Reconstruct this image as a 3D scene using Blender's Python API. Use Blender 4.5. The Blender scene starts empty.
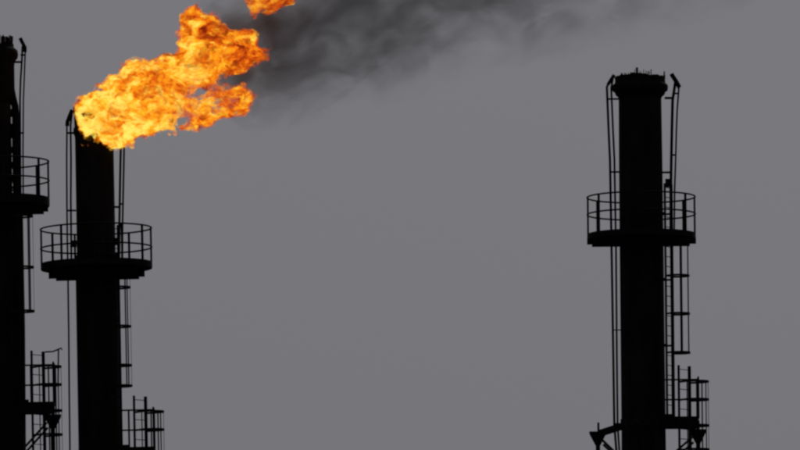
import bpy, bmesh, math, random
import numpy as np
from mathutils import Vector, Matrix

random.seed(4)
RNG = np.random.default_rng(11)
scene = bpy.context.scene
col = scene.collection
rad = math.radians

# ------------------------------------------------------------------ camera
D = 250.0                       # horizontal distance to the stacks
PITCH, ROLL = rad(6.0), rad(-0.87)
PXM = 33.0                      # photograph pixels (800 wide) per metre at D
FPX = PXM * D / math.cos(PITCH)
EYE = Vector((0, 0, 1.7))
F_ = Vector((0, math.cos(PITCH), math.sin(PITCH)))
R0 = Vector((1, 0, 0)); U0 = Vector((0, -math.sin(PITCH), math.cos(PITCH)))
CR = R0 * math.cos(ROLL) + U0 * math.sin(ROLL)
CU = U0 * math.cos(ROLL) - R0 * math.sin(ROLL)
cam_d = bpy.data.cameras.new('camera')
cam_d.sensor_width = 36.0
cam_d.lens = 36.0 * FPX / 800.0
cam_d.clip_start = 1.0
cam_d.clip_end = 20000.0
cam = bpy.data.objects.new('camera', cam_d); col.objects.link(cam)
m = Matrix((CR, CU, -F_)).transposed().to_4x4(); m.translation = EYE
cam.matrix_world = m
scene.camera = cam

def at(px, py, Y=D):
    """a direction through a photograph pixel, met with the vertical plane y = Y"""
    d = F_ * FPX + CR * (px - 400) - CU * (py - 225)
    return EYE + d * (Y / d.y)

# ------------------------------------------------------------------ sky and sun (flat overcast, sun behind the stacks)
SUN_EL, SUN_AZ = rad(38), rad(18)
world = bpy.data.worlds.new('World'); scene.world = world; world.use_nodes = True
wn = world.node_tree; wn.nodes.clear()
wo = wn.nodes.new('ShaderNodeOutputWorld'); wb = wn.nodes.new('ShaderNodeBackground')
sk = wn.nodes.new('ShaderNodeTexSky'); sk.sky_type = 'NISHITA'; sk.sun_disc = False
sk.sun_elevation = SUN_EL; sk.sun_rotation = SUN_AZ; sk.dust_density = 6.0
hs = wn.nodes.new('ShaderNodeHueSaturation'); hs.inputs['Saturation'].default_value = 0.12
mx = wn.nodes.new('ShaderNodeMix'); mx.data_type = 'RGBA'; mx.inputs[0].default_value = 0.975
mx.inputs[7].default_value = (1.62, 1.60, 1.76, 1)         # even high overcast
wn.links.new(sk.outputs[0], hs.inputs['Color'])
wn.links.new(hs.outputs[0], mx.inputs[6])
wn.links.new(mx.outputs[2], wb.inputs['Color'])
wb.inputs['Strength'].default_value = 0.1
wn.links.new(wb.outputs[0], wo.inputs['Surface'])
sun_d = bpy.data.lights.new('sun', 'SUN'); sun_d.energy = 0.5; sun_d.angle = rad(15); sun_d.color = (1, .96, .9)
sun = bpy.data.objects.new('sun', sun_d); col.objects.link(sun)
sd = Vector((math.sin(SUN_AZ) * math.cos(SUN_EL), math.cos(SUN_AZ) * math.cos(SUN_EL), math.sin(SUN_EL)))
sun.rotation_euler = sd.to_track_quat('Z', 'Y').to_euler()

vs = scene.view_settings
vs.view_transform = 'Standard'; vs.look = 'None'; vs.exposure = 0.0; vs.gamma = 1.0
scene.cycles.use_denoising = True
scene.cycles.volume_bounces = 1
scene.cycles.volume_max_steps = 400
scene.cycles.volume_step_rate = 1.0
scene.cycles.transparent_max_bounces = 16
scene.cycles.filter_width = 2.5

# ------------------------------------------------------------------ materials
def new_mat(name):
    mt = bpy.data.materials.new(name); mt.use_nodes = True; mt.node_tree.nodes.clear()
    return mt, mt.node_tree, mt.node_tree.nodes, mt.node_tree.links

def steel(name, c0, c1, rough=.8, scale=3.0, bump=.25):
    mt, nt, N, L = new_mat(name)
    o = N.new('ShaderNodeOutputMaterial'); b = N.new('ShaderNodeBsdfPrincipled')
    tc = N.new('ShaderNodeTexCoord'); mp = N.new('ShaderNodeMapping'); mp.inputs['Scale'].default_value = (1, 1, .25)
    n = N.new('ShaderNodeTexNoise'); n.inputs['Scale'].default_value = scale; n.inputs['Detail'].default_value = 8
    r = N.new('ShaderNodeValToRGB')
    r.color_ramp.elements[0].position = .35; r.color_ramp.elements[0].color = (*c0, 1)
    r.color_ramp.elements[1].position = .7; r.color_ramp.elements[1].color = (*c1, 1)
    n2 = N.new('ShaderNodeTexNoise'); n2.inputs['Scale'].default_value = 22; n2.inputs['Detail'].default_value = 5
    bp = N.new('ShaderNodeBump'); bp.inputs['Strength'].default_value = bump; bp.inputs['Distance'].default_value = .02
    L.new(tc.outputs['Object'], mp.inputs[0]); L.new(mp.outputs[0], n.inputs['Vector']); L.new(tc.outputs['Object'], n2.inputs['Vector'])
    L.new(n.outputs[0], r.inputs[0]); L.new(r.outputs[0], b.inputs['Base Color'])
    L.new(n2.outputs[0], bp.inputs['Height']); L.new(bp.outputs[0], b.inputs['Normal'])
    b.inputs['Roughness'].default_value = rough; b.inputs['Specular IOR Level'].default_value = .06
    L.new(b.outputs[0], o.inputs[0])
    return mt

M_SHELL = steel('sooty_shell_steel', (.004, .0035, .005), (.011, .009, .009))
M_TIP = steel('scorched_tip_steel', (.0035, .0033, .004), (.008, .0065, .0065), scale=6, bump=.5)
M_IRON = steel('black_painted_iron', (.004, .004, .005), (.010, .009, .0095), scale=8)
M_CONC = steel('foundation_concrete', (.16, .155, .15), (.27, .26, .25), rough=.9, scale=2)

def ground_mat():
    mt, nt, N, L = new_mat('yard_gravel')
    o = N.new('ShaderNodeOutputMaterial'); b = N.new('ShaderNodeBsdfPrincipled')
    tc = N.new('ShaderNodeTexCoord')
    n = N.new('ShaderNodeTexNoise'); n.inputs['Scale'].default_value = .05; n.inputs['Detail'].default_value = 12
    n.inputs['Roughness'].default_value = .7
    r = N.new('ShaderNodeValToRGB')
    r.color_ramp.elements[0].position = .3; r.color_ramp.elements[0].color = (.06, .055, .048, 1)
    r.color_ramp.elements[1].position = .75; r.color_ramp.elements[1].color = (.15, .135, .115, 1)
    v = N.new('ShaderNodeTexVoronoi'); v.inputs['Scale'].default_value = 18
    bp = N.new('ShaderNodeBump'); bp.inputs['Strength'].default_value = .5; bp.inputs['Distance'].default_value = .03
    L.new(tc.outputs['Object'], n.inputs['Vector']); L.new(tc.outputs['Object'], v.inputs['Vector'])
    L.new(n.outputs[0], r.inputs[0]); L.new(r.outputs[0], b.inputs['Base Color'])
    L.new(v.outputs[0], bp.inputs['Height']); L.new(bp.outputs[0], b.inputs['Normal'])
    b.inputs['Roughness'].default_value = .95; L.new(b.outputs[0], o.inputs[0])
    return mt

# ------------------------------------------------------------------ mesh helpers
def link(name, me, mat, parent=None, kind=None):
    o = bpy.data.objects.new(name, me); col.objects.link(o)
    if mat is not None and not me.materials: me.materials.append(mat)
    if parent is not None: o.parent = parent
    if kind: o['kind'] = kind
    return o

def done(name, bm, mat, parent=None, smooth=True):
    me = bpy.data.meshes.new(name)
    bmesh.ops.recalc_face_normals(bm, faces=bm.faces)
    if smooth:
        for f in bm.faces: f.smooth = True
        for e in bm.edges:
            if len(e.link_faces) == 2 and e.calc_face_angle(0) > rad(40): e.smooth = False
    bm.to_mesh(me); bm.free()
    return link(name, me, mat, parent)

def frame_of(d):
    d = d.normalized()
    a = Vector((0, 0, 1)) if abs(d.z) < .9 else Vector((0, 1, 0))
    u = d.cross(a).normalized(); v = d.cross(u).normalized()
    return u, v

def add_tube(bm, pts, r, n=8, closed=False):
    pts = [Vector(p) for p in pts]
    rings = []
    N = len(pts)
    for i, p in enumerate(pts):
        if closed: t = pts[(i + 1) % N] - pts[i - 1]
        else: t = pts[min(i + 1, N - 1)] - pts[max(i - 1, 0)]
        u, v = frame_of(t)
        if rings and not closed or (closed and i):
            # keep the frame from flipping
            pu = rings[-1][1]
            u = (pu - t.normalized() * pu.dot(t.normalized())).normalized(); v = t.normalized().cross(u)
        ring = [bm.verts.new(p + (u * math.cos(a) + v * math.sin(a)) * r) for a in [2 * math.pi * k / n for k in range(n)]]
        rings.append((ring, u))
    R = [q[0] for q in rings]
    for i in range(N if closed else N - 1):
        A, B = R[i], R[(i + 1) % N]
        for k in range(n):
            bm.faces.new((A[k], A[(k + 1) % n], B[(k + 1) % n], B[k]))
    if not closed:
        bm.faces.new(R[0]); bm.faces.new(list(reversed(R[-1])))

def add_bar(bm, a, b, w, h, up=(0, 0, 1)):
    """square bar from a to b; h along up, w across"""
    a, b = Vector(a), Vector(b); d = (b - a).normalized()
    up = Vector(up)
    s = d.cross(up)
    if s.length < 1e-4: s = d.cross(Vector((0, 1, 0)))
    s.normalize(); t = s.cross(d).normalized()
    vs_ = []
    for p in (a, b):
        for sx, sy in ((-1, -1), (1, -1), (1, 1), (-1, 1)):
            vs_.append(bm.verts.new(p + s * sx * w / 2 + t * sy * h / 2))
    for f in ((0, 1, 2, 3), (7, 6, 5, 4), (0, 4, 5, 1), (1, 5, 6, 2), (2, 6, 7, 3), (3, 7, 4, 0)):
        bm.faces.new([vs_[i] for i in f])

def add_lathe(bm, prof, n=48, jitter=None):
    """prof: (z, r) list"""
    rings = []
    for i, (z, r) in enumerate(prof):
        ring = []
        for k in range(n):
            a = 2 * math.pi * k / n
            rr, zz = r, z
            if jitter: rr, zz = jitter(i, a, r, z)
            ring.append(bm.verts.new((rr * math.cos(a), rr * math.sin(a), zz)))
        rings.append(ring)
    for A, B in zip(rings, rings[1:]):
        for k in range(n): bm.faces.new((A[k], A[(k + 1) % n], B[(k + 1) % n], B[k]))
    bm.faces.new(rings[0]); bm.faces.new(rings[-1])

def add_sector(bm, r0, r1, z0, z1, a0, a1, n=36):
    """thick flat ring sector, angles in degrees"""
    full = abs(a1 - a0) >= 359.9
    K = n if full else n + 1
    cols = []
    for k in range(K):
        a = rad(a0 + (a1 - a0) * k / n)
        c, s = math.cos(a), math.sin(a)
        cols.append([bm.verts.new((r * c, r * s, z)) for r, z in ((r0, z0), (r1, z0), (r1, z1), (r0, z1))])
    for k in range(n):
        A, B = cols[k], cols[(k + 1) % K]
        for i in range(4): bm.faces.new((A[i], A[(i + 1) % 4], B[(i + 1) % 4], B[i]))
    if not full:
        bm.faces.new(cols[0]); bm.faces.new(list(reversed(cols[-1])))

def arc_pts(r, z, a0, a1, n=28):
    return [(r * math.cos(rad(a0 + (a1 - a0) * k / n)), r * math.sin(rad(a0 + (a1 - a0) * k / n)), z) for k in range(n + 1)]

# ------------------------------------------------------------------ ground
gb = bmesh.new(); s_ = 6000.0
g = [gb.verts.new((x * s_, y * s_ + 2000, 0)) for x, y in ((-1, -1), (1, -1), (1, 1), (-1, 1))]
gb.faces.new(g)
ground = done('ground', gb, ground_mat()); ground['kind'] = 'structure'

# ------------------------------------------------------------------ flare stacks
K = 1.0 / PXM
class Stack:
    def __init__(self, name, label, axA, axB):
        a, b = at(*axA), at(*axB)
        self.u = (a - b).normalized(); self.u.y = 0; self.u.normalize()
        base = b - self.u * (b.z / self.u.z)
        self.base = base
        ang = math.atan2(self.u.x, self.u.z)
        self.root = bpy.data.objects.new(name, None); col.objects.link(self.root)
        self.root.empty_display_size = 1.0
        self.root.location = base; self.root.rotation_euler = (0, ang, 0)
        self.root['label'] = label; self.root['category'] = 'flare stack'; self.root['group'] = 'flare stacks of the plant'
        self.e = Vector((self.u.z, 0, -self.u.x))
    def L(self, px, py, y=0.0):
        """local point whose picture is the pixel, at local depth y"""
        p = at(px, py, D + y) - self.base
        return Vector((p.dot(self.e), y, p.dot(self.u)))
    def z(self, py, y=0.0):
        p = at(400, 225); k = 0
        # axis pixel for this row: solve by two points on the axis
        q0 = self.L(0, py, y); q1 = self.L(100, py, y)
        t = -q0.x / (q1.x - q0.x)
        return q0.z + (q1.z - q0.z) * t

    # ---- shell
    def shaft(self, prof, flanges):
        bm = bmesh.new(); P = []
        for py, r in prof: P.append((max(0.3, self.z(py)) if py is not None else 0.3, r * K))
        add_lathe(bm, P, 56)
        sh = done('shaft', bm, M_SHELL, self.root)
        for py, r in flanges:
            bm = bmesh.new(); z = self.z(py)
            add_lathe(bm, [(z - .045, r * K - .004), (z - .045, r * K + .05), (z - .004, r * K + .05), (z - .004, r * K + .03), (z + .004, r * K + .03), (z + .004, r * K + .05), (z + .045, r * K + .05), (z + .045, r * K - .004)], 48)
            done('flange', bm, M_SHELL, sh)
        bm = bmesh.new(); r = prof[0][1] * K
        add_lathe(bm, [(.26, r - .02), (.26, r + .35), (.31, r + .35), (.31, r + .06), (.6, r + .012), (.6, r - .02)], 48)
        done('base_ring', bm, M_SHELL, self.root)
        bm = bmesh.new()
        add_lathe(bm, [(-.4, r + .9), (.2, r + .9), (.26, r + .84), (.26, 0.01)], 8)
        done('foundation', bm, M_CONC, self.root, smooth=False)
        return sh
    def tip(self, prof, tabs, seed):
        ph = [random.Random(seed).uniform(0, 6.28) for _ in range(6)]
        bm = bmesh.new(); P = [(self.z(py), r * K) for py, r in prof]
        zt, rt = P[-1]
        n0 = len(P)
        P += [(zt, rt - .05), (zt - .5, rt - .06), (zt - .5, .01)]
        def jit(i, a, r, z):
            w = .5 * math.sin(3 * a + ph[0]) + .3 * math.sin(7 * a + ph[1]) + .25 * math.sin(13 * a + ph[2]) + .2 * math.sin(23 * a + ph[3])
            if n0 - 1 <= i <= n0: return r + .012 * w, z + .045 * w
            if i > 1 and i < n0: return r + .022 * w * (i / n0), z
            return r, z
        add_lathe(bm, P, 72, jit)
        t = done('burner_tip', bm, M_TIP, self.root)
        me = None
        for (a, h, w) in tabs:
            x, y = (rt - .03) * math.cos(rad(a)), (rt - .03) * math.sin(rad(a))
            bm = bmesh.new()
            d = Vector((math.cos(rad(a)), math.sin(rad(a)), 0))
            add_bar(bm, (x, y, zt - .12), (x + d.x * .02, y + d.y * .02, zt + h), w, .02, up=d)
            done('flame_tab', bm, M_TIP, t, False)
        return t
    # ---- pipes
    def pipe(self, name, pix, r, y=0.0, to_ground=None, mat=None):
        pts = [self.L(px, py, y) for px, py in pix]
        if to_ground:
            pts.append(Vector((pts[-1].x, y, .05)))
        bm = bmesh.new(); add_tube(bm, pts, r, 10)
        return done(name, bm, mat or M_IRON, self.root)
    def tie(self, px0, px1, py, y=0.0, parent=None, h=.05, slope=0):
        bm = bmesh.new(); add_bar(bm, self.L(px0, py, y), self.L(px1, py + slope, y), .05, h)
        return done('pipe_clamp', bm, M_IRON, parent or self.root, False)
    # ---- platforms
    def platform(self, name, R, r_in, rail, mid, toe, bot, posts, sector=(0, 360), ring=None, rr=.026, brackets=(), beams=None):
        R *= K; r_in *= K
        zr, zm, zt, zb = self.z(rail), self.z(mid), self.z(toe), self.z(bot)
        a0, a1 = sector
        full = a1 - a0 >= 359
        bm = bmesh.new()
        add_sector(bm, r_in, R, zb + .06, zb + .11, a0, a1, 48)
        deck = done(name, bm, M_IRON, self.root, False)
        bm = bmesh.new(); add_sector(bm, R - .012, R + .004, zb, zt, a0, a1, 48)
        done('toe_board', bm, M_IRON, deck, False)
        if beams:
            zz = self.z(beams[1]); hw = beams[0] * K
            for yy in (-.72, .72):
                for s in (-1, 1):
                    bm = bmesh.new(); x0 = .3 * s
                    add_bar(bm, (s * .2, yy, (zz + zb) / 2 + .028), (s * math.sqrt(hw * hw - .72 ** 2), yy, (zz + zb) / 2 + .028), .09, zb - zz + .05)
                    done('cross_beam', bm, M_IRON, deck, False)
            for s in (-1, 1):
                bm = bmesh.new()
                add_bar(bm, (s * r_in, 0, (zz + zb) / 2 + .028), (s * hw, 0, (zz + zb) / 2 + .028), .1, zb - zz + .05)
                done('cross_beam', bm, M_IRON, deck, False)
        if ring:
            zz = self.z(ring[1])
            bm = bmesh.new(); add_sector(bm, ring[0] * K - .10, ring[0] * K, zz, zb + .058, a0, a1, 48)
            done('ring_beam', bm, M_IRON, deck, False)
            bm = bmesh.new(); add_sector(bm, r_in + .003, r_in + .12, zz - .05, zb + .057, a0, a1, 48)
            done('inner_beam', bm, M_IRON, deck, False)
        for nm, zz in (('top_rail', zr), ('mid_rail', zm)):
            bm = bmesh.new()
            if full: add_tube(bm, arc_pts(R, zz, 0, 360, 64)[:-1], rr, 8, True)
            else:
                pts = arc_pts(R, zz, a0, a1, 28)
                q = math.cos(rad(a1)), math.sin(rad(a1))
                pts += [(q[0] * r_in, q[1] * r_in, zz)]
                add_tube(bm, pts, rr, 8)
            done(nm, bm, M_IRON, deck)
        bm = bmesh.new(); add_bar(bm, (0, 0, zb + .02), (0, 0, zr), .06, .045, up=(0, 1, 0))
        pm = done('railing_post', bm, M_IRON, deck, False); first = True
        for a in posts:
            o = pm if first else link('railing_post', pm.data, None, deck)
            first = False
            o.location = ((R - .02) * math.cos(rad(a)), (R - .02) * math.sin(rad(a)), 0)
            o.rotation_euler = (0, 0, rad(a))
        for a in brackets:
            bm = bmesh.new(); d = Vector((math.cos(rad(a)), math.sin(rad(a)), 0))
            add_bar(bm, d * (r_in + .002) + Vector((0, 0, zb - .42)), d * (R - .35) + Vector((0, 0, zb + .03)), .06, .07)
            done('knee_brace', bm, M_IRON, deck, False)
        return deck
    # ---- ladders
    def ladder(self, az, rho, ytop, ybot, width=.4, hoops=(), cage_top=None, cage_bot=None, depth=.66, half=.34, strap_n=5, stringer=(.07, .03), ground=False):
        rho *= K; d = Vector((math.cos(rad(az)), math.sin(rad(az)), 0)); t = Vector((-d.y, d.x, 0))
        c = d * rho; yy = c.y
        z0 = .05 if ground else self.z(ybot, yy); z1 = self.z(ytop, yy)
        bm = bmesh.new()
        for s in (-1, 1):
            p = c + t * s * width / 2
            add_bar(bm, p + Vector((0, 0, z0)), p + Vector((0, 0, z1)), stringer[0] * (1.2 if s > 0 else .72), stringer[1], up=t)
        lad = done('ladder', bm, M_IRON, self.root, False)
        bm = bmesh.new(); add_tube(bm, [(-width / 2 + .004, 0, 0), (width / 2 - .004, 0, 0)], .0125, 6)
        rm = done('rung', bm, M_IRON, lad); first = True
        z = z1 - .12
        zlow = max(z0, z1 - 9.5)
        while z > zlow:
            o = rm if first else link('rung', rm.data, None, lad)
            first = False
            o.location = c + Vector((0, 0, z)); o.rotation_euler = (0, 0, math.atan2(t.y, t.x)); z -= .3
        if z > z0:                       # the run below the picture, down to the yard
            bm = bmesh.new()
            while z > z0 + .1:
                add_tube(bm, [c - t * (width / 2 - .004) + Vector((0, 0, z)), c + t * (width / 2 - .004) + Vector((0, 0, z))], .0125, 6); z -= .3
            o = done('lower_rungs', bm, M_IRON, lad); o['kind'] = 'stuff'
        # standoffs
        # cage
        if hoops:
            cc = c + d * (depth - half)
            ang = math.atan2(d.y, d.x)
            for py in hoops:
                z = self.z(py, cc.y)
                bm = bmesh.new(); pts = []
                pts.append(c - t * width / 2)
                for k in range(25):
                    a = ang + rad(-115 + 230 * k / 24)
                    pts.append(cc + Vector((math.cos(a), math.sin(a), 0)) * half)
                pts.append(c + t * width / 2)
                cols_ = []
                for i, p in enumerate(pts):
                    q = (pts[min(i + 1, len(pts) - 1)] - pts[max(i - 1, 0)]).normalized(); nn = Vector((-q.y, q.x, 0)) * .006
                    cols_.append([bm.verts.new((v.x, v.y, z + dz)) for v, dz in ((p - nn, -.03), (p + nn, -.03), (p + nn, .03), (p - nn, .03))])
                for A, B in zip(cols_, cols_[1:]):
                    for i in range(4): bm.faces.new((A[i], A[(i + 1) % 4], B[(i + 1) % 4], B[i]))
                bm.faces.new(cols_[0]); bm.faces.new(list(reversed(cols_[-1])))
                done('cage_hoop', bm, M_IRON, lad, False)
            zt_ = self.z(cage_top if cage_top is not None else hoops[0], cc.y)
            zb_ = self.z(cage_bot if cage_bot is not None else hoops[-1], cc.y)
            for k in range(strap_n):
                a = ang + rad(-100 + 200 * k / (strap_n - 1))
                p = cc + Vector((math.cos(a), math.sin(a), 0)) * (half - .012)
                bm = bmesh.new(); add_bar(bm, p + Vector((0, 0, zb_)), p + Vector((0, 0, zt_)), .045, .008, up=Vector((math.cos(a), math.sin(a), 0)))
                done('cage_strap', bm, M_IRON, lad, False)
        # wall brackets
        rsh = self.rsh
        z = z1 - .9
        while z > z0 + .5:
            for s in (-1, 1):
                if rho < 1.4:
                    p = c + t * s * width / 2
                    bm = bmesh.new(); q = p.copy(); q.x *= rsh * .93 / p.length; q.y *= rsh * .93 / p.length
                    add_bar(bm, q + Vector((0, 0, z)), p + Vector((0, 0, z)), .012, .06)
                    done('ladder_bracket', bm, M_IRON, lad, False)
            z -= 2.0
        return lad
    # ---- three-legged supporting frame under the lower platform
    def support(self, py_head, rho, azs, rsh):
        rho *= K; rsh *= K
        zh = self.z(py_head)
        arms = []
        for a in azs:
            bm = bmesh.new()
            d = Vector((math.cos(rad(a)), math.sin(rad(a)), 0)); c = d * rho
            dz = c.y * math.tan(PITCH)
            add_bar(bm, d * (rsh - .03) + Vector((0, 0, zh + .17)), c - d * .10 + Vector((0, 0, zh + (.10 if a == 20 else -.03))), .12, .2)
            arms.append(bm)
        bm = bmesh.new(); add_sector(bm, rsh - .02, rsh + .03, zh + .02, zh + .3, 0, 360, 40)
        fr = done('support_frame', bm, M_IRON, self.root, False)
        for bm in arms: done('arm', bm, M_IRON, fr, False)
        pts = []
        for a in azs:
            d = Vector((math.cos(rad(a)), math.sin(rad(a)), 0)); c = d * rho; pts.append(c)
            bm = bmesh.new()                              # flared leg head, wide at the top
            lv = []
            for z, w in ((zh + .02, .26), (zh - .05, .25), (zh - .40, .075)):
                lv.append([bm.verts.new((c.x + sx * w, c.y + sy * w * .6, z)) for sx, sy in ((-1, -1), (1, -1), (1, 1), (-1, 1))])
            for A, B in zip(lv, lv[1:]):
                for i in range(4): bm.faces.new((A[i], A[(i + 1) % 4], B[(i + 1) % 4], B[i]))
            bm.faces.new(lv[0]); bm.faces.new(lv[-1])
            done('leg_head', bm, M_IRON, fr, False)
            bm = bmesh.new(); add_tube(bm, [c + Vector((0, 0, 0)), c + Vector((0, 0, zh - .395))], .068, 12)
            done('leg', bm, M_IRON, fr)
            bm = bmesh.new(); add_tube(bm, [c + Vector((.02, 0, zh)), c + Vector((.02, 0, zh + .3))], .035, 8)
            done('lifting_pin', bm, M_IRON, fr)
            for s in (0, 1):                          # paired knee braces to the shaft
                q = Vector((-d.y, d.x, 0)) * (.05 - .1 * s) + Vector((0, 0, -.16 * s))
                bm = bmesh.new(); add_bar(bm, c * .9 + q + Vector((0, 0, zh - .22)), d * (rsh - .02) + q + Vector((0, 0, zh - 1.0)), .06, .06)
                done('knee_brace', bm, M_IRON, fr, False)
        n = len(pts); z = zh - 1.6; lv = 0
        while z > .8:
            z2 = max(.4, z - 2.8)
            for i in range(n):
                a, b = pts[i], pts[(i + 1) % n]
                bm = bmesh.new(); add_bar(bm, a + Vector((0, 0, z)), b + Vector((0, 0, z)), .07, .07)
                done('girt', bm, M_IRON, fr, False)
                bm = bmesh.new(); add_bar(bm, a + Vector((0, 0, z - .05)), b + Vector((0, 0, z2 + .05)), .05, .05)
                done('diagonal_brace', bm, M_IRON, fr, False)
            z -= 2.8
        for c in pts:
            bm = bmesh.new()
            add_bar(bm, c + Vector((0, 0, -.3)), c + Vector((0, 0, .3)), .7, .7, up=(0, 1, 0))
            done('leg_footing', bm, M_CONC, fr, False)
    def balcony(self, R, rsh, py):
        x1 = R * K; x0 = rsh * K * .80; y0, y1 = -.58, .32
        z = self.z(py + 4)
        bm = bmesh.new(); add_bar(bm, (x0, (y0 + y1) / 2, z), (x1, (y0 + y1) / 2, z), y1 - y0, .06)
        deck = done('lower_platform', bm, M_IRON, self.root, False)
        for nm, a, b, h, dz in (('deck_beam', (x0, y0 + .05), (x1, y0 + .05), .2, -.131), ('deck_beam', (x0, y1 - .05), (x1, y1 - .05), .2, -.131), ('deck_beam', (x1 - .05, y0 + .11), (x1 - .05, y1 - .11), .2, -.131),
                                ('toe_board', (x0, y1), (x1, y1), .16, .08), ('toe_board', (x1 + .002, y0), (x1 + .002, y1), .16, .08), ('toe_board', (x0, y0), (x1 - .75, y0), .16, .08)):
            bm = bmesh.new(); add_bar(bm, (*a, z + dz), (*b, z + dz), .07 if h > .18 else .012, h)
            done(nm, bm, M_IRON, deck, False)
        for nm, up in (('top_rail', 42), ('mid_rail', 22)):
            zz = self.z(py + 4 - up)
            bm = bmesh.new(); add_tube(bm, [(x0, y1, zz), (x1 - .06, y1, zz), (x1, y1 - .06, zz), (x1, y0 + .03, zz)], .026, 8)
            done(nm, bm, M_IRON, deck)
        zz = self.z(py - 38)
        for x, y in ((x1, y0 + .03), (x1, y1 - .03), (x0 + (x1 - x0) * .32, y1)):
            bm = bmesh.new(); add_bar(bm, (x, y, z + .02), (x, y, zz), .055, .055, up=(0, 1, 0))
            done('railing_post', bm, M_IRON, deck, False)
    def lower_assembly(self, deck_py, rsh, rho, top_hoop=False):
        self.balcony(58 if top_hoop else 54.5, rsh, deck_py)
        hoops = [deck_py - 35, deck_py - 17, deck_py + 9, deck_py + 33, deck_py + 71, deck_py + 109]
        lad = self.ladder(-40, rho, deck_py - 51, None, width=.52, hoops=hoops, cage_top=deck_py - 36,
                    depth=.84, half=.38, strap_n=5, stringer=(.075, .05), ground=True)
        if top_hoop:                    # grab rail bent from the stringer out to the cage
            yy = -rho * K * math.sin(rad(40))
            ax = 42.2 - 3.5
            bm = bmesh.new()
            add_tube(bm, [self.L(45, deck_py - 51, yy), self.L(53, deck_py - 51.5, yy), self.L(58, deck_py - 53.5, yy), self.L(61, deck_py - 55, yy), self.L(62, deck_py - 53, yy)], .024, 8)
            done('grab_rail', bm, M_IRON, lad)
            bm = bmesh.new(); add_tube(bm, [self.L(58.5, deck_py - 53, yy), self.L(58, deck_py - 16, yy)], .024, 8)
            done('grab_rail_post', bm, M_IRON, lad)
        self.support(deck_py + 12, 58.5, (20, 140, 260), rsh)

def tabs_ring(lo, hi, n, h, seed):
    r = random.Random(seed)
    return [(lo + (hi - lo) * k / (n - 1) + r.uniform(-1.5, 1.5), h * r.uniform(.55, 1.1), r.choice((.016, .02, .024))) for k in range(n)]

# --- the stack standing apart, unlit
S = Stack('flare_stack', 'unlit black flare stack with ragged collar top, standing alone without a flame', (640, 100), (643.8, 450))
S.rsh = 22 * K
S.shaft([(None, 22.6), (470, 22.4), (430, 22.1), (250, 22), (160, 21.8), (100, 21.4), (95, 21.4)], [])
S.tip([(99, 21.3), (97, 22), (95, 24.3), (92, 25.6), (90.8, 27.5), (87, 28), (84.8, 27.4), (83.2, 25.2), (80, 24.9), (76.6, 25.4)],
      tabs_ring(-102, -63, 9, .13, 1) + tabs_ring(-140, -108, 7, .06, 2) + [(-98, .19, .07), (-8, .14, .09), (10, .16, .08), (176, .05, .12)] + tabs_ring(60, 120, 9, .08, 3), 1)
p = S.pipe('pilot_pipe', [(613.4, 75.2), (609, 82), (606.9, 87), (607.3, 98), (608.6, 130), (610, 160), (611.6, 250), (613.2, 350), (614.3, 425), (616.5, 452)], .038, -.05, True)
S.tie(607.5, 619.5, 99, -.05, p); S.tie(610.5, 619, 172, -.05, p)
S.tie(613.5, 622, 425, -.05, p, h=.12); S.tie(612.6, 621, 330, -.05, p, h=.03)
p = S.pipe('pilot_pipe', [(613.2, 77), (611.2, 88), (611.7, 100), (613, 130), (614.4, 160), (616, 250), (616.8, 350), (617.6, 425), (619.4, 452)], .031, .06, True)
p = S.pipe('pilot_pipe', [(675.6, 80), (674.2, 90), (672.6, 100), (672, 125), (671.3, 160), (670.8, 190), (670.8, 240)], .044, -.04)
S.tie(664.6, 673.5, 98, -.04, p, h=.07); S.tie(661, 671, 172.4, -.04, p, h=.06)
p = S.pipe('pilot_pipe', [(679, 86), (678.3, 95), (677.2, 110), (676.4, 130), (675.6, 160), (674.6, 190), (674.2, 240)], .027, -.04)
S.tie(673.6, 678, 93.5, -.04, p); S.tie(671.6, 675.5, 155, -.04, p)
bm = bmesh.new(); add_tube(bm, [S.L(671.4, 73.8, -.04), S.L(672.6, 76, -.04), S.L(676.6, 82, -.04), S.L(679.4, 87.5, -.04)], .068, 10)
done('pilot_nozzle', bm, M_TIP, S.root)
bm = bmesh.new(); add_tube(bm, [S.L(614.2, 75, 0), S.L(611.6, 79, 0), S.L(608, 84.5, 0)], .055, 10)
done('pilot_nozzle', bm, M_TIP, S.root)
bm = bmesh.new(); add_bar(bm, S.L(667.6, 179, -.05), S.L(667.6, 187, -.05), .14, .16, up=(0, 1, 0)); done('junction_box', bm, M_IRON, S.root, False)
S.platform('upper_platform', 54, 21, 197.2, 214.4, 233.8, 239.6, (0, 36, -36, 72, -72, 108, -108, 144, -144, 180), beams=(54.5, 244.2))
S.ladder(-30, 30.5, 184, 419, hoops=(240, 276, 314, 353), cage_top=240, depth=.66, half=.34, stringer=(.085, .035))
S.lower_assembly(417, 22, 52)

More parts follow.
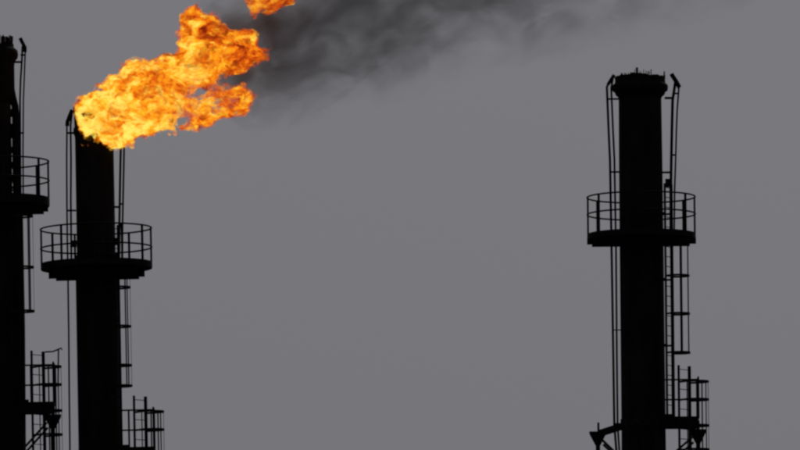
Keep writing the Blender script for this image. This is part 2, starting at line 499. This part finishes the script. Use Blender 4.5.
# --- the burning stack
B = Stack('flare_stack', 'black flare stack with the orange flame blowing off its top', (94.4, 150), (99.9, 450))
B.rsh = 20.5 * K
B.shaft([(None, 22), (470, 21.4), (430, 21.3), (262, 21.1), (259, 20.9), (256, 19.4), (150, 19.3), (132, 19.3)], [(257, 19.9)])
B.tip([(140, 19.2), (136, 19.6), (133, 21), (129, 21), (127, 19.8), (114, 20.2), (111, 20.6)],
      tabs_ring(-150, -30, 14, .10, 5) + [(180, .10, .14), (196, .12, .1)], 4)
p = B.pipe('pilot_pipe', [(71.4, 109.5), (68.4, 116), (66.9, 123), (66.9, 135), (66.7, 160), (66.9, 200), (67.3, 240), (68, 280), (68.7, 330), (69.2, 390), (70, 455)], .027, -.03, True)
B.tie(67.5, 76, 133, -.03, p, h=.06); B.tie(66.5, 76, 210.5, -.03, p)
p = B.pipe('pilot_pipe', [(72, 113), (70.6, 125), (71, 160), (70.8, 200), (71.4, 262)], .03, .06)
B.tie(70, 76, 246, .06, p)
bm = bmesh.new(); add_tube(bm, [B.L(72.2, 110, -.02), B.L(70, 115, -.02), B.L(67.4, 122, -.02), B.L(67.2, 126, -.02)], .062, 10)
done('pilot_nozzle', bm, M_TIP, B.root)
bm = bmesh.new(); add_bar(bm, B.L(73.6, 240.5, -.3), B.L(73.6, 247, -.3), .18, .16, up=(0, 1, 0)); done('junction_box', bm, M_IRON, B.root, False)
bm = bmesh.new(); add_bar(bm, B.L(116.2, 238, -.2), B.L(116.2, 245, -.2), .15, .16, up=(0, 1, 0)); done('junction_box', bm, M_IRON, B.root, False)
p = B.pipe('pilot_pipe', [(117, 113), (120.8, 124), (121, 140), (120.5, 160), (119.4, 220), (119, 262)], .036, -.04)
B.tie(112, 120, 207, -.04, p, h=.06)
p = B.pipe('pilot_pipe', [(118, 112), (124.2, 125), (124.3, 140), (123.9, 160), (122.6, 220), (122.3, 262)], .03, -.02)
B.tie(119, 124, 204, -.02, p)
B.platform('upper_platform', 55.5, 18.8, 228.8, 248, 263, 269.3, (0, 180, 145, 233, 329, 55, 90, 270, 115, 300), beams=(48, 277.8))
B.ladder(-55, 30, 225, 449, hoops=(288, 327, 366, 386.5), cage_top=278, cage_bot=386.5, depth=.66, half=.35)
B.lower_assembly(448, 21.3, 54.5)

# --- the stack cut by the picture's edge
C = Stack('flare_stack', 'thicker unlit black flare stack with tabbed rim, standing close beside the burning stack', (-9.3, 60), (-3, 440))
C.rsh = 25 * K
C.shaft([(None, 29), (450, 28.8), (330, 30), (216, 29.8), (213, 29.2), (209, 19.6), (105, 19.4), (70, 19.4)], [(209, 20)])
C.tip([(104, 19.2), (101, 21), (97, 23.4), (66, 23.4), (62, 24), (59, 26.6), (55, 27.2), (51, 26.4), (48, 22.8), (46, 22.8)],
      [(a_, h_, .045) for a_, h_, w_ in tabs_ring(-100, -28, 16, .26, 7)] + [(-18, .27, .12), (-4, .27, .12), (8, .25, .12)] + tabs_ring(30, 120, 16, .25, 9), 7)
p = C.pipe('pilot_pipe', [(25.4, 48.5), (24.9, 60), (24.2, 80), (23.4, 100), (23, 150), (23.4, 210)], .024, -.03)
C.tie(12, 22, 62, -.03, p, h=.06); C.tie(19.5, 24, 133, -.03, p)
p = C.pipe('pilot_pipe', [(22.4, 46), (21.9, 60), (20.6, 80), (20, 100), (20.2, 150), (20.8, 210)], .03, .05)
C.tie(20.5, 25.5, 55, .05, p)
bm = bmesh.new(); add_tube(bm, [C.L(20.2, 38, -.02), C.L(21.8, 41.5, -.02), C.L(25, 47.5, -.02), C.L(25, 52, -.02)], .055, 10)
done('pilot_nozzle', bm, M_TIP, C.root)
bm = bmesh.new()
add_tube(bm, [C.L(10.6, 86, 0), C.L(12.6, 97, 0), C.L(15, 106, 0), C.L(15.6, 115, 0), C.L(15.7, 150, 0), C.L(17, 211, 0)], .11, 10)
tr = done('steam_riser', bm, M_IRON, C.root)
for py, h in ((113, .25), (131, .45), (150, .2), (165, .2), (179, .2), (188, .06), (197, .15), (206, .25)):
    C.tie(9 + (py - 100) * .015, 16, py, 0, tr, h=h)
C.platform('upper_platform', 56.3, 19, 162.5, 181.5, 199, 207.5, (0, 40, -31.5, 75, -75, 110, -110, 145, -145, 180), beams=(55, 212.8))
C.ladder(-52, 38, 160, 404, hoops=(217, 268, 312), cage_top=214, cage_bot=312, depth=.66, half=.36)
C.lower_assembly(403, 29, 56.5, top_hoop=True)

# ------------------------------------------------------------------ numpy fields for flame and smoke
def vnoise(P, scale, seed):
    r = np.random.default_rng(seed); n = 32
    G = r.random((n, n, n)).astype(np.float32) * 2 - 1
    Q = P * scale + 100.0
    I = np.floor(Q).astype(np.int32); f = Q - I; f = f * f * (3 - 2 * f); I %= n; J = (I + 1) % n
    x0, y0, z0 = I[..., 0], I[..., 1], I[..., 2]; x1, y1, z1 = J[..., 0], J[..., 1], J[..., 2]
    fx, fy, fz = f[..., 0], f[..., 1], f[..., 2]
    a = G[x0, y0, z0] * (1 - fx) + G[x1, y0, z0] * fx; b = G[x0, y1, z0] * (1 - fx) + G[x1, y1, z0] * fx
    c = G[x0, y0, z1] * (1 - fx) + G[x1, y0, z1] * fx; d = G[x0, y1, z1] * (1 - fx) + G[x1, y1, z1] * fx
    return (a * (1 - fy) + b * fy) * (1 - fz) + (c * (1 - fy) + d * fy) * fz

def fbm(P, scale, octv, seed, gain=.55):
    s = 0; a = 1
    for i in range(octv):
        s = s + a * vnoise(P, scale * 2.03 ** i, seed + i); a *= gain
    return s

def poly_dist(X, Z, poly):
    """signed distance, positive inside"""
    p = np.array(poly); q = np.roll(p, -1, 0)
    dmin = np.full(X.shape, 1e9); ins = np.zeros(X.shape, bool)
    for (ax, az), (bx, bz) in zip(p, q):
        ex, ez = bx - ax, bz - az
        t = np.clip(((X - ax) * ex + (Z - az) * ez) / (ex * ex + ez * ez + 1e-12), 0, 1)
        dmin = np.minimum(dmin, np.hypot(X - ax - t * ex, Z - az - t * ez))
        if abs(ez) > 1e-12:
            c = ((az > Z) != (bz > Z)) & (X < ax + (Z - az) / ez * ex)
            ins ^= c
    return np.where(ins, dmin, -dmin)

def surface_nets(F, org, h):
    """naive surface nets on F > 0"""
    S_ = F > 0
    nx, ny, nz = F.shape
    cnt = np.zeros((nx - 1, ny - 1, nz - 1)); acc = np.zeros((nx - 1, ny - 1, nz - 1, 3))
    corners = [(i, j, k) for i in (0, 1) for j in (0, 1) for k in (0, 1)]
    def sub(c): return F[c[0]:nx - 1 + c[0], c[1]:ny - 1 + c[1], c[2]:nz - 1 + c[2]]
    for a in corners:
        for b in corners:
            if a < b and sum(abs(x - y) for x, y in zip(a, b)) == 1:
                A, Bv = sub(a), sub(b); mm = (A > 0) != (Bv > 0)
                t = np.where(mm, A / np.where(mm, A - Bv, 1), 0)
                cnt += mm
                for i in range(3): acc[..., i] += np.where(mm, a[i] + t * (b[i] - a[i]), 0)
    act = cnt > 0
    idx = np.full(act.shape, -1); idx[act] = np.arange(act.sum())
    ijk = np.argwhere(act)
    V = (ijk + acc[act] / cnt[act][:, None]) * h + np.array(org)
    faces = []
    for ax in range(3):
        o = [i for i in range(3) if i != ax]
        sl0 = [slice(None)] * 3; sl1 = [slice(None)] * 3; sl0[ax] = slice(0, -1); sl1[ax] = slice(1, None)
        for i in o:
            sl0[i] = slice(1, -1); sl1[i] = slice(1, -1)
        a, b = S_[tuple(sl0)], S_[tuple(sl1)]
        for flip, mm in ((0, a & ~b), (1, ~a & b)):
            e = np.argwhere(mm)
            if len(e) == 0: continue
            base = e.copy(); 
            for i in o: base[:, i] += 1
            quad = []
            for d0, d1 in ((-1, -1), (0, -1), (0, 0), (-1, 0)):
                c = base.copy(); c[:, o[0]] += d0; c[:, o[1]] += d1
                quad.append(idx[c[:, 0], c[:, 1], c[:, 2]])
            q = np.stack(quad, 1)
            if (flip == 1) ^ (ax == 1): q = q[:, ::-1]
            faces.append(q)
    return V, np.concatenate(faces)

def puff_mesh(name, poly_px, h, kappa, amp, nscale, octv, seed, mat, holes=(), origin_px=None, flat=.3, pad=.35, shift=0.0, thin=0.0, grow=0.0):
    O = at(*origin_px)
    poly = [((at(*p) - O).x, (at(*p) - O).z) for p in poly_px]
    a = np.array(poly); lo = a.min(0) - pad; hi = a.max(0) + pad
    xs = np.arange(lo[0], hi[0], h); zs = np.arange(lo[1], hi[1], h)
    X, Z = np.meshgrid(xs, zs, indexing='ij')
    d2 = poly_dist(X, Z, poly)
    for (px, py, ra, rb, ang) in holes:
        q = at(px, py) - O; c, s = math.cos(rad(ang)), math.sin(rad(ang))
        u = (X - q.x) * c + (Z - q.z) * s; v = -(X - q.x) * s + (Z - q.z) * c
        e = (np.hypot(u / (ra * K), v / (rb * K)) - 1) * min(ra, rb) * K + thin
        d2 = np.minimum(d2, e)
    d2 = d2 + grow
    ymax = shift + kappa * math.sqrt(max(d2.max(), .01)) + flat + pad
    ys = np.arange(-ymax, ymax, h)
    P = np.stack(np.meshgrid(xs, ys, zs, indexing='ij'), -1).astype(np.float32)
    yc = -shift * np.exp(-np.clip((X - .6) / .9, 0, 9) ** 2) + flat * vnoise(np.stack([X, np.zeros_like(X), Z], -1), .8, seed + 90)
    Fv = d2[:, None, :] - ((P[..., 1] - yc[:, None, :]) / kappa) ** 2
    Fv = Fv + amp * fbm(P, nscale, octv, seed, .62)
    Fv[0] = Fv[-1] = -1; Fv[:, 0] = Fv[:, -1] = -1; Fv[:, :, 0] = Fv[:, :, -1] = -1
    V, Q = surface_nets(Fv, (lo[0], -ymax, lo[1]), h)
    me = bpy.data.meshes.new(name); me.from_pydata(V.tolist(), [], Q.tolist()); me.update()
    o = link(name, me, mat); o.location = O
    return o

# ------------------------------------------------------------------ flame
def flame_mat(name, flow, length, hot, cool, seed, thr, gain, dmax, dmin, ramp):
    mt, nt, N, L = new_mat(name)
    out = N.new('ShaderNodeOutputMaterial'); tc = N.new('ShaderNodeTexCoord')
    def math_(op, a, b=None, clamp=False):
        n = N.new('ShaderNodeMath'); n.operation = op; n.use_clamp = clamp
        for i, v in enumerate((a, b)):
            if v is None: continue
            if isinstance(v, (int, float)): n.inputs[i].default_value = v
            else: L.new(v, n.inputs[i])
        return n.outputs[0]
    def noise(sc, det, rough, dist, off, stretch=(.8, 1, 1.15)):
        mp = N.new('ShaderNodeMapping'); mp.inputs['Location'].default_value = off
        mp.inputs['Rotation'].default_value = (0, flow, 0); mp.inputs['Scale'].default_value = stretch
        n = N.new('ShaderNodeTexNoise'); n.inputs['Scale'].default_value = sc; n.inputs['Detail'].default_value = det
        n.inputs['Roughness'].default_value = rough; n.inputs['Distortion'].default_value = dist
        L.new(tc.outputs['Object'], mp.inputs[0]); L.new(mp.outputs[0], n.inputs['Vector'])
        return n.outputs[0]
    n1 = noise(2.1, 3.0, .6, 1.2, (seed, 2.1, 4.0))
    n2 = noise(5.6, 5.0, .66, 1.2, (seed + 5, 0, 1.0))
    n3 = noise(3.2, 6.0, .7, .8, (seed + 2, 7, 3.0))
    dot = N.new('ShaderNodeVectorMath'); dot.operation = 'DOT_PRODUCT'
    L.new(tc.outputs['Object'], dot.inputs[0]); dot.inputs[1].default_value = (math.cos(flow), 0, math.sin(flow))
    s = math_('DIVIDE', dot.outputs['Value'], length)
    t = math_('ADD', math_('MULTIPLY', math_('SUBTRACT', n1, .5), 3.3), math_('MULTIPLY', math_('SUBTRACT', n2, .5), 1.5))
    t = math_('ADD', t, hot)
    t = math_('SUBTRACT', t, math_('MULTIPLY', s, cool), clamp=True)
    rp = N.new('ShaderNodeValToRGB'); cr = rp.color_ramp
    cr.elements[0].position = ramp[0][0]; cr.elements[0].color = (*ramp[0][1], 1)
    cr.elements[1].position = ramp[-1][0]; cr.elements[1].color = (*ramp[-1][1], 1)
    for pos, c in ramp[1:-1]:
        e = cr.elements.new(pos); e.color = (*c, 1)
    L.new(t, rp.inputs[0])
    dens = math_('MINIMUM', math_('MULTIPLY', math_('SUBTRACT', n3, thr, clamp=True), gain), dmax)
    dens = math_('ADD', dens, dmin)
    em = N.new('ShaderNodeEmission'); ab = N.new('ShaderNodeVolumeAbsorption'); ad = N.new('ShaderNodeAddShader')
    ab.inputs['Color'].default_value = (0, 0, 0, 1)
    L.new(rp.outputs[0], em.inputs['Color']); L.new(dens, em.inputs['Strength']); L.new(dens, ab.inputs['Density'])
    L.new(em.outputs[0], ad.inputs[0]); L.new(ab.outputs[0], ad.inputs[1]); L.new(ad.outputs[0], out.inputs['Volume'])
    mt.cycles.volume_step_rate = .05
    return mt

HOT = [(0, (.26, .02, .003)), (.14, (.62, .07, .005)), (.32, (.92, .15, .006)), (.50, (1.05, .27, .008)), (.68, (1.1, .46, .014)), (.88, (1.12, .68, .030)), (1, (1.2, .92, .17))]
OUT = [(0, (.14, .010, .003)), (.3, (.50, .045, .004)), (.55, (.90, .15, .006)), (.8, (1.05, .34, .012)), (1, (1.1, .55, .04))]
FL = [(78.5, 107.5), (83, 102), (91, 95.5), (99, 90), (106, 85), (115, 77), (123, 68), (130, 63), (137, 61), (150, 63), (163, 55), (173, 54), (179.5, 49), (183, 37.5), (178, 26),
      (181, 15), (191, 9.5), (202, 12), (211, 15), (218, 24), (226.5, 29), (238, 35), (253, 33), (258, 42), (270, 50), (267, 62), (260, 66), (249, 66), (240, 71), (229, 76),
      (222, 74), (214, 80), (216, 86), (223, 92), (230, 90), (238, 86), (246, 89), (251, 98), (248, 107), (239, 113), (226, 118), (212, 124), (200, 128), (188, 131), (176, 134),
      (165, 132), (154, 139), (148, 140), (140, 138), (132, 143), (122, 148), (110, 152), (104, 149), (98, 143), (91, 142), (87, 142.5), (85.5, 145), (83, 142), (82, 134), (81, 122), (79.5, 114)]
HOLES = [(87.5, 118, 6.5, 2.6, -28), (184, 118, 11, 4.5, 48), (207, 92, 14, 7, 10), (220, 106, 9, 3.5, 25)]
flame = puff_mesh('flame', FL, .04, 1.1, .20, 2.6, 4, 21, flame_mat('flame_skin', rad(33), 6.2, .76, .52, 3.0, .48, 100.0, 7.0, .06, OUT),
                  holes=HOLES, origin_px=(95, 112), shift=.55, thin=.03, grow=.03)
flame['label'] = 'large orange and yellow gas flame blown sideways from the burning stack'; flame['category'] = 'flame'
core = puff_mesh('flame_core', FL, .04, 1.0, .18, 2.6, 4, 21, flame_mat('flame_heart', rad(33), 6.2, .95, .74, 3.0, .42, 150.0, 20.0, .1, HOT),
                 holes=HOLES, origin_px=(95, 112), shift=.62, thin=-.09, grow=-.055)
core.parent = flame; core.location = (0, 0, 0)
W = [(246, 2), (248, 14), (255, 19), (264, 13), (274, 12), (284, 8), (296, 1), (301, -14), (292, -26), (276, -30), (262, -24), (251, -12)]
wisp = puff_mesh('flame_wisp', W, .04, .8, .14, 2.8, 4, 55, flame_mat('flame_wisp_gas', rad(33), 2.0, .62, .2, 9.0, .45, 90.0, 9.0, .1, OUT), origin_px=(248, 10), flat=.15, grow=.02)
wisp['label'] = 'small detached red-orange lick of fire in the smoke above the main flame'; wisp['category'] = 'flame'

# ------------------------------------------------------------------ smoke
def smoke_mat(ang, length, r0, r1):
    mt, nt, N, L = new_mat('soot_smoke')
    out = N.new('ShaderNodeOutputMaterial'); tc = N.new('ShaderNodeTexCoord')
    def math_(op, a, b=None, clamp=False):
        n = N.new('ShaderNodeMath'); n.operation = op; n.use_clamp = clamp
        for i, v in enumerate((a, b)):
            if v is None: continue
            if isinstance(v, (int, float)): n.inputs[i].default_value = v
            else: L.new(v, n.inputs[i])
        return n.outputs[0]
    sp = N.new('ShaderNodeSeparateXYZ'); L.new(tc.outputs['Object'], sp.inputs[0])
    x, y, z = sp.outputs
    along = math_('DIVIDE', x, length)
    radius = math_('ADD', math_('MULTIPLY', along, r1 - r0), r0)
    rr = math_('DIVIDE', math_('SQRT', math_('ADD', math_('MULTIPLY', y, y), math_('MULTIPLY', z, z))), radius)
    mp = N.new('ShaderNodeMapping'); mp.inputs['Scale'].default_value = (.75, 1, 1); L.new(tc.outputs['Object'], mp.inputs[0])
    n = N.new('ShaderNodeTexNoise'); n.inputs['Scale'].default_value = .85; n.inputs['Detail'].default_value = 7
    n.inputs['Roughness'].default_value = .56; n.inputs['Distortion'].default_value = 1.3
    L.new(mp.outputs[0], n.inputs['Vector'])
    core = math_('SUBTRACT', 1.0, rr)                                       # thins towards the plume's skin
    d = math_('ADD', math_('MULTIPLY', math_('SUBTRACT', n.outputs[0], .5), 6.5), math_('MULTIPLY', core, 1.1))
    d = math_('MULTIPLY', math_('MAXIMUM', d, 0.0), math_('MULTIPLY', core, 2.2, clamp=True))
    d = math_('MULTIPLY', d, math_('MULTIPLY', along, 22.0, clamp=True))
    fade = math_('DIVIDE', 1.0, math_('ADD', math_('MULTIPLY', along, 7.5), 1.0))   # dilutes as it drifts and widens
    d = math_('MULTIPLY', math_('MULTIPLY', d, fade), 1.0)
    pv = N.new('ShaderNodeVolumePrincipled')
    pv.inputs['Color'].default_value = (.17, .17, .18, 1)
    L.new(d, pv.inputs['Density'])
    L.new(pv.outputs[0], out.inputs['Volume'])
    mt.cycles.volume_step_rate = .1
    return mt

def smoke():
    a, b = at(200, 72, D + 1.5), at(640, -86, D + 1.5)
    ax = (b - a); ln = ax.length * 1.6; ang = math.atan2(ax.z, ax.x)
    r0, r1 = 2.5, 5.0
    n, mseg = 40, 90
    V, Fc = [], []
    P = np.zeros((mseg + 1, n, 3), np.float32)
    for i in range(mseg + 1):
        u = i / mseg
        r = (r0 + (r1 - r0) * u) * min(1, math.sqrt(max(0, 1 - ((.06 - u) / .06) ** 2)) if u < .06 else 1) * (1 if u < .95 else math.sqrt(max(0, 1 - ((u - .95) / .05) ** 2)))
        r = max(r, .02)
        for k in range(n):
            t = 2 * math.pi * k / n
            P[i, k] = (u * ln, r * math.cos(t), r * math.sin(t))
    w = 1 + .16 * fbm(P, .7, 4, 300)
    P[..., 1] *= w; P[..., 2] *= w
    V = [tuple(map(float, v)) for v in P.reshape(-1, 3)]
    for i in range(mseg):
        for k in range(n): Fc.append((i * n + k, i * n + (k + 1) % n, (i + 1) * n + (k + 1) % n, (i + 1) * n + k))
    Fc.append(tuple(range(n))[::-1]); Fc.append(tuple(mseg * n + k for k in range(n)))
    me = bpy.data.meshes.new('smoke'); me.from_pydata(V, [], Fc); me.update()
    o = link('smoke', me, smoke_mat(ang, ln, r0, r1), kind='stuff')
    o.location = a; o.rotation_euler = (0, -ang, 0)
    o['label'] = 'dark grey soot smoke drifting off the end of the flame and thinning out'; o['category'] = 'smoke'
smoke()
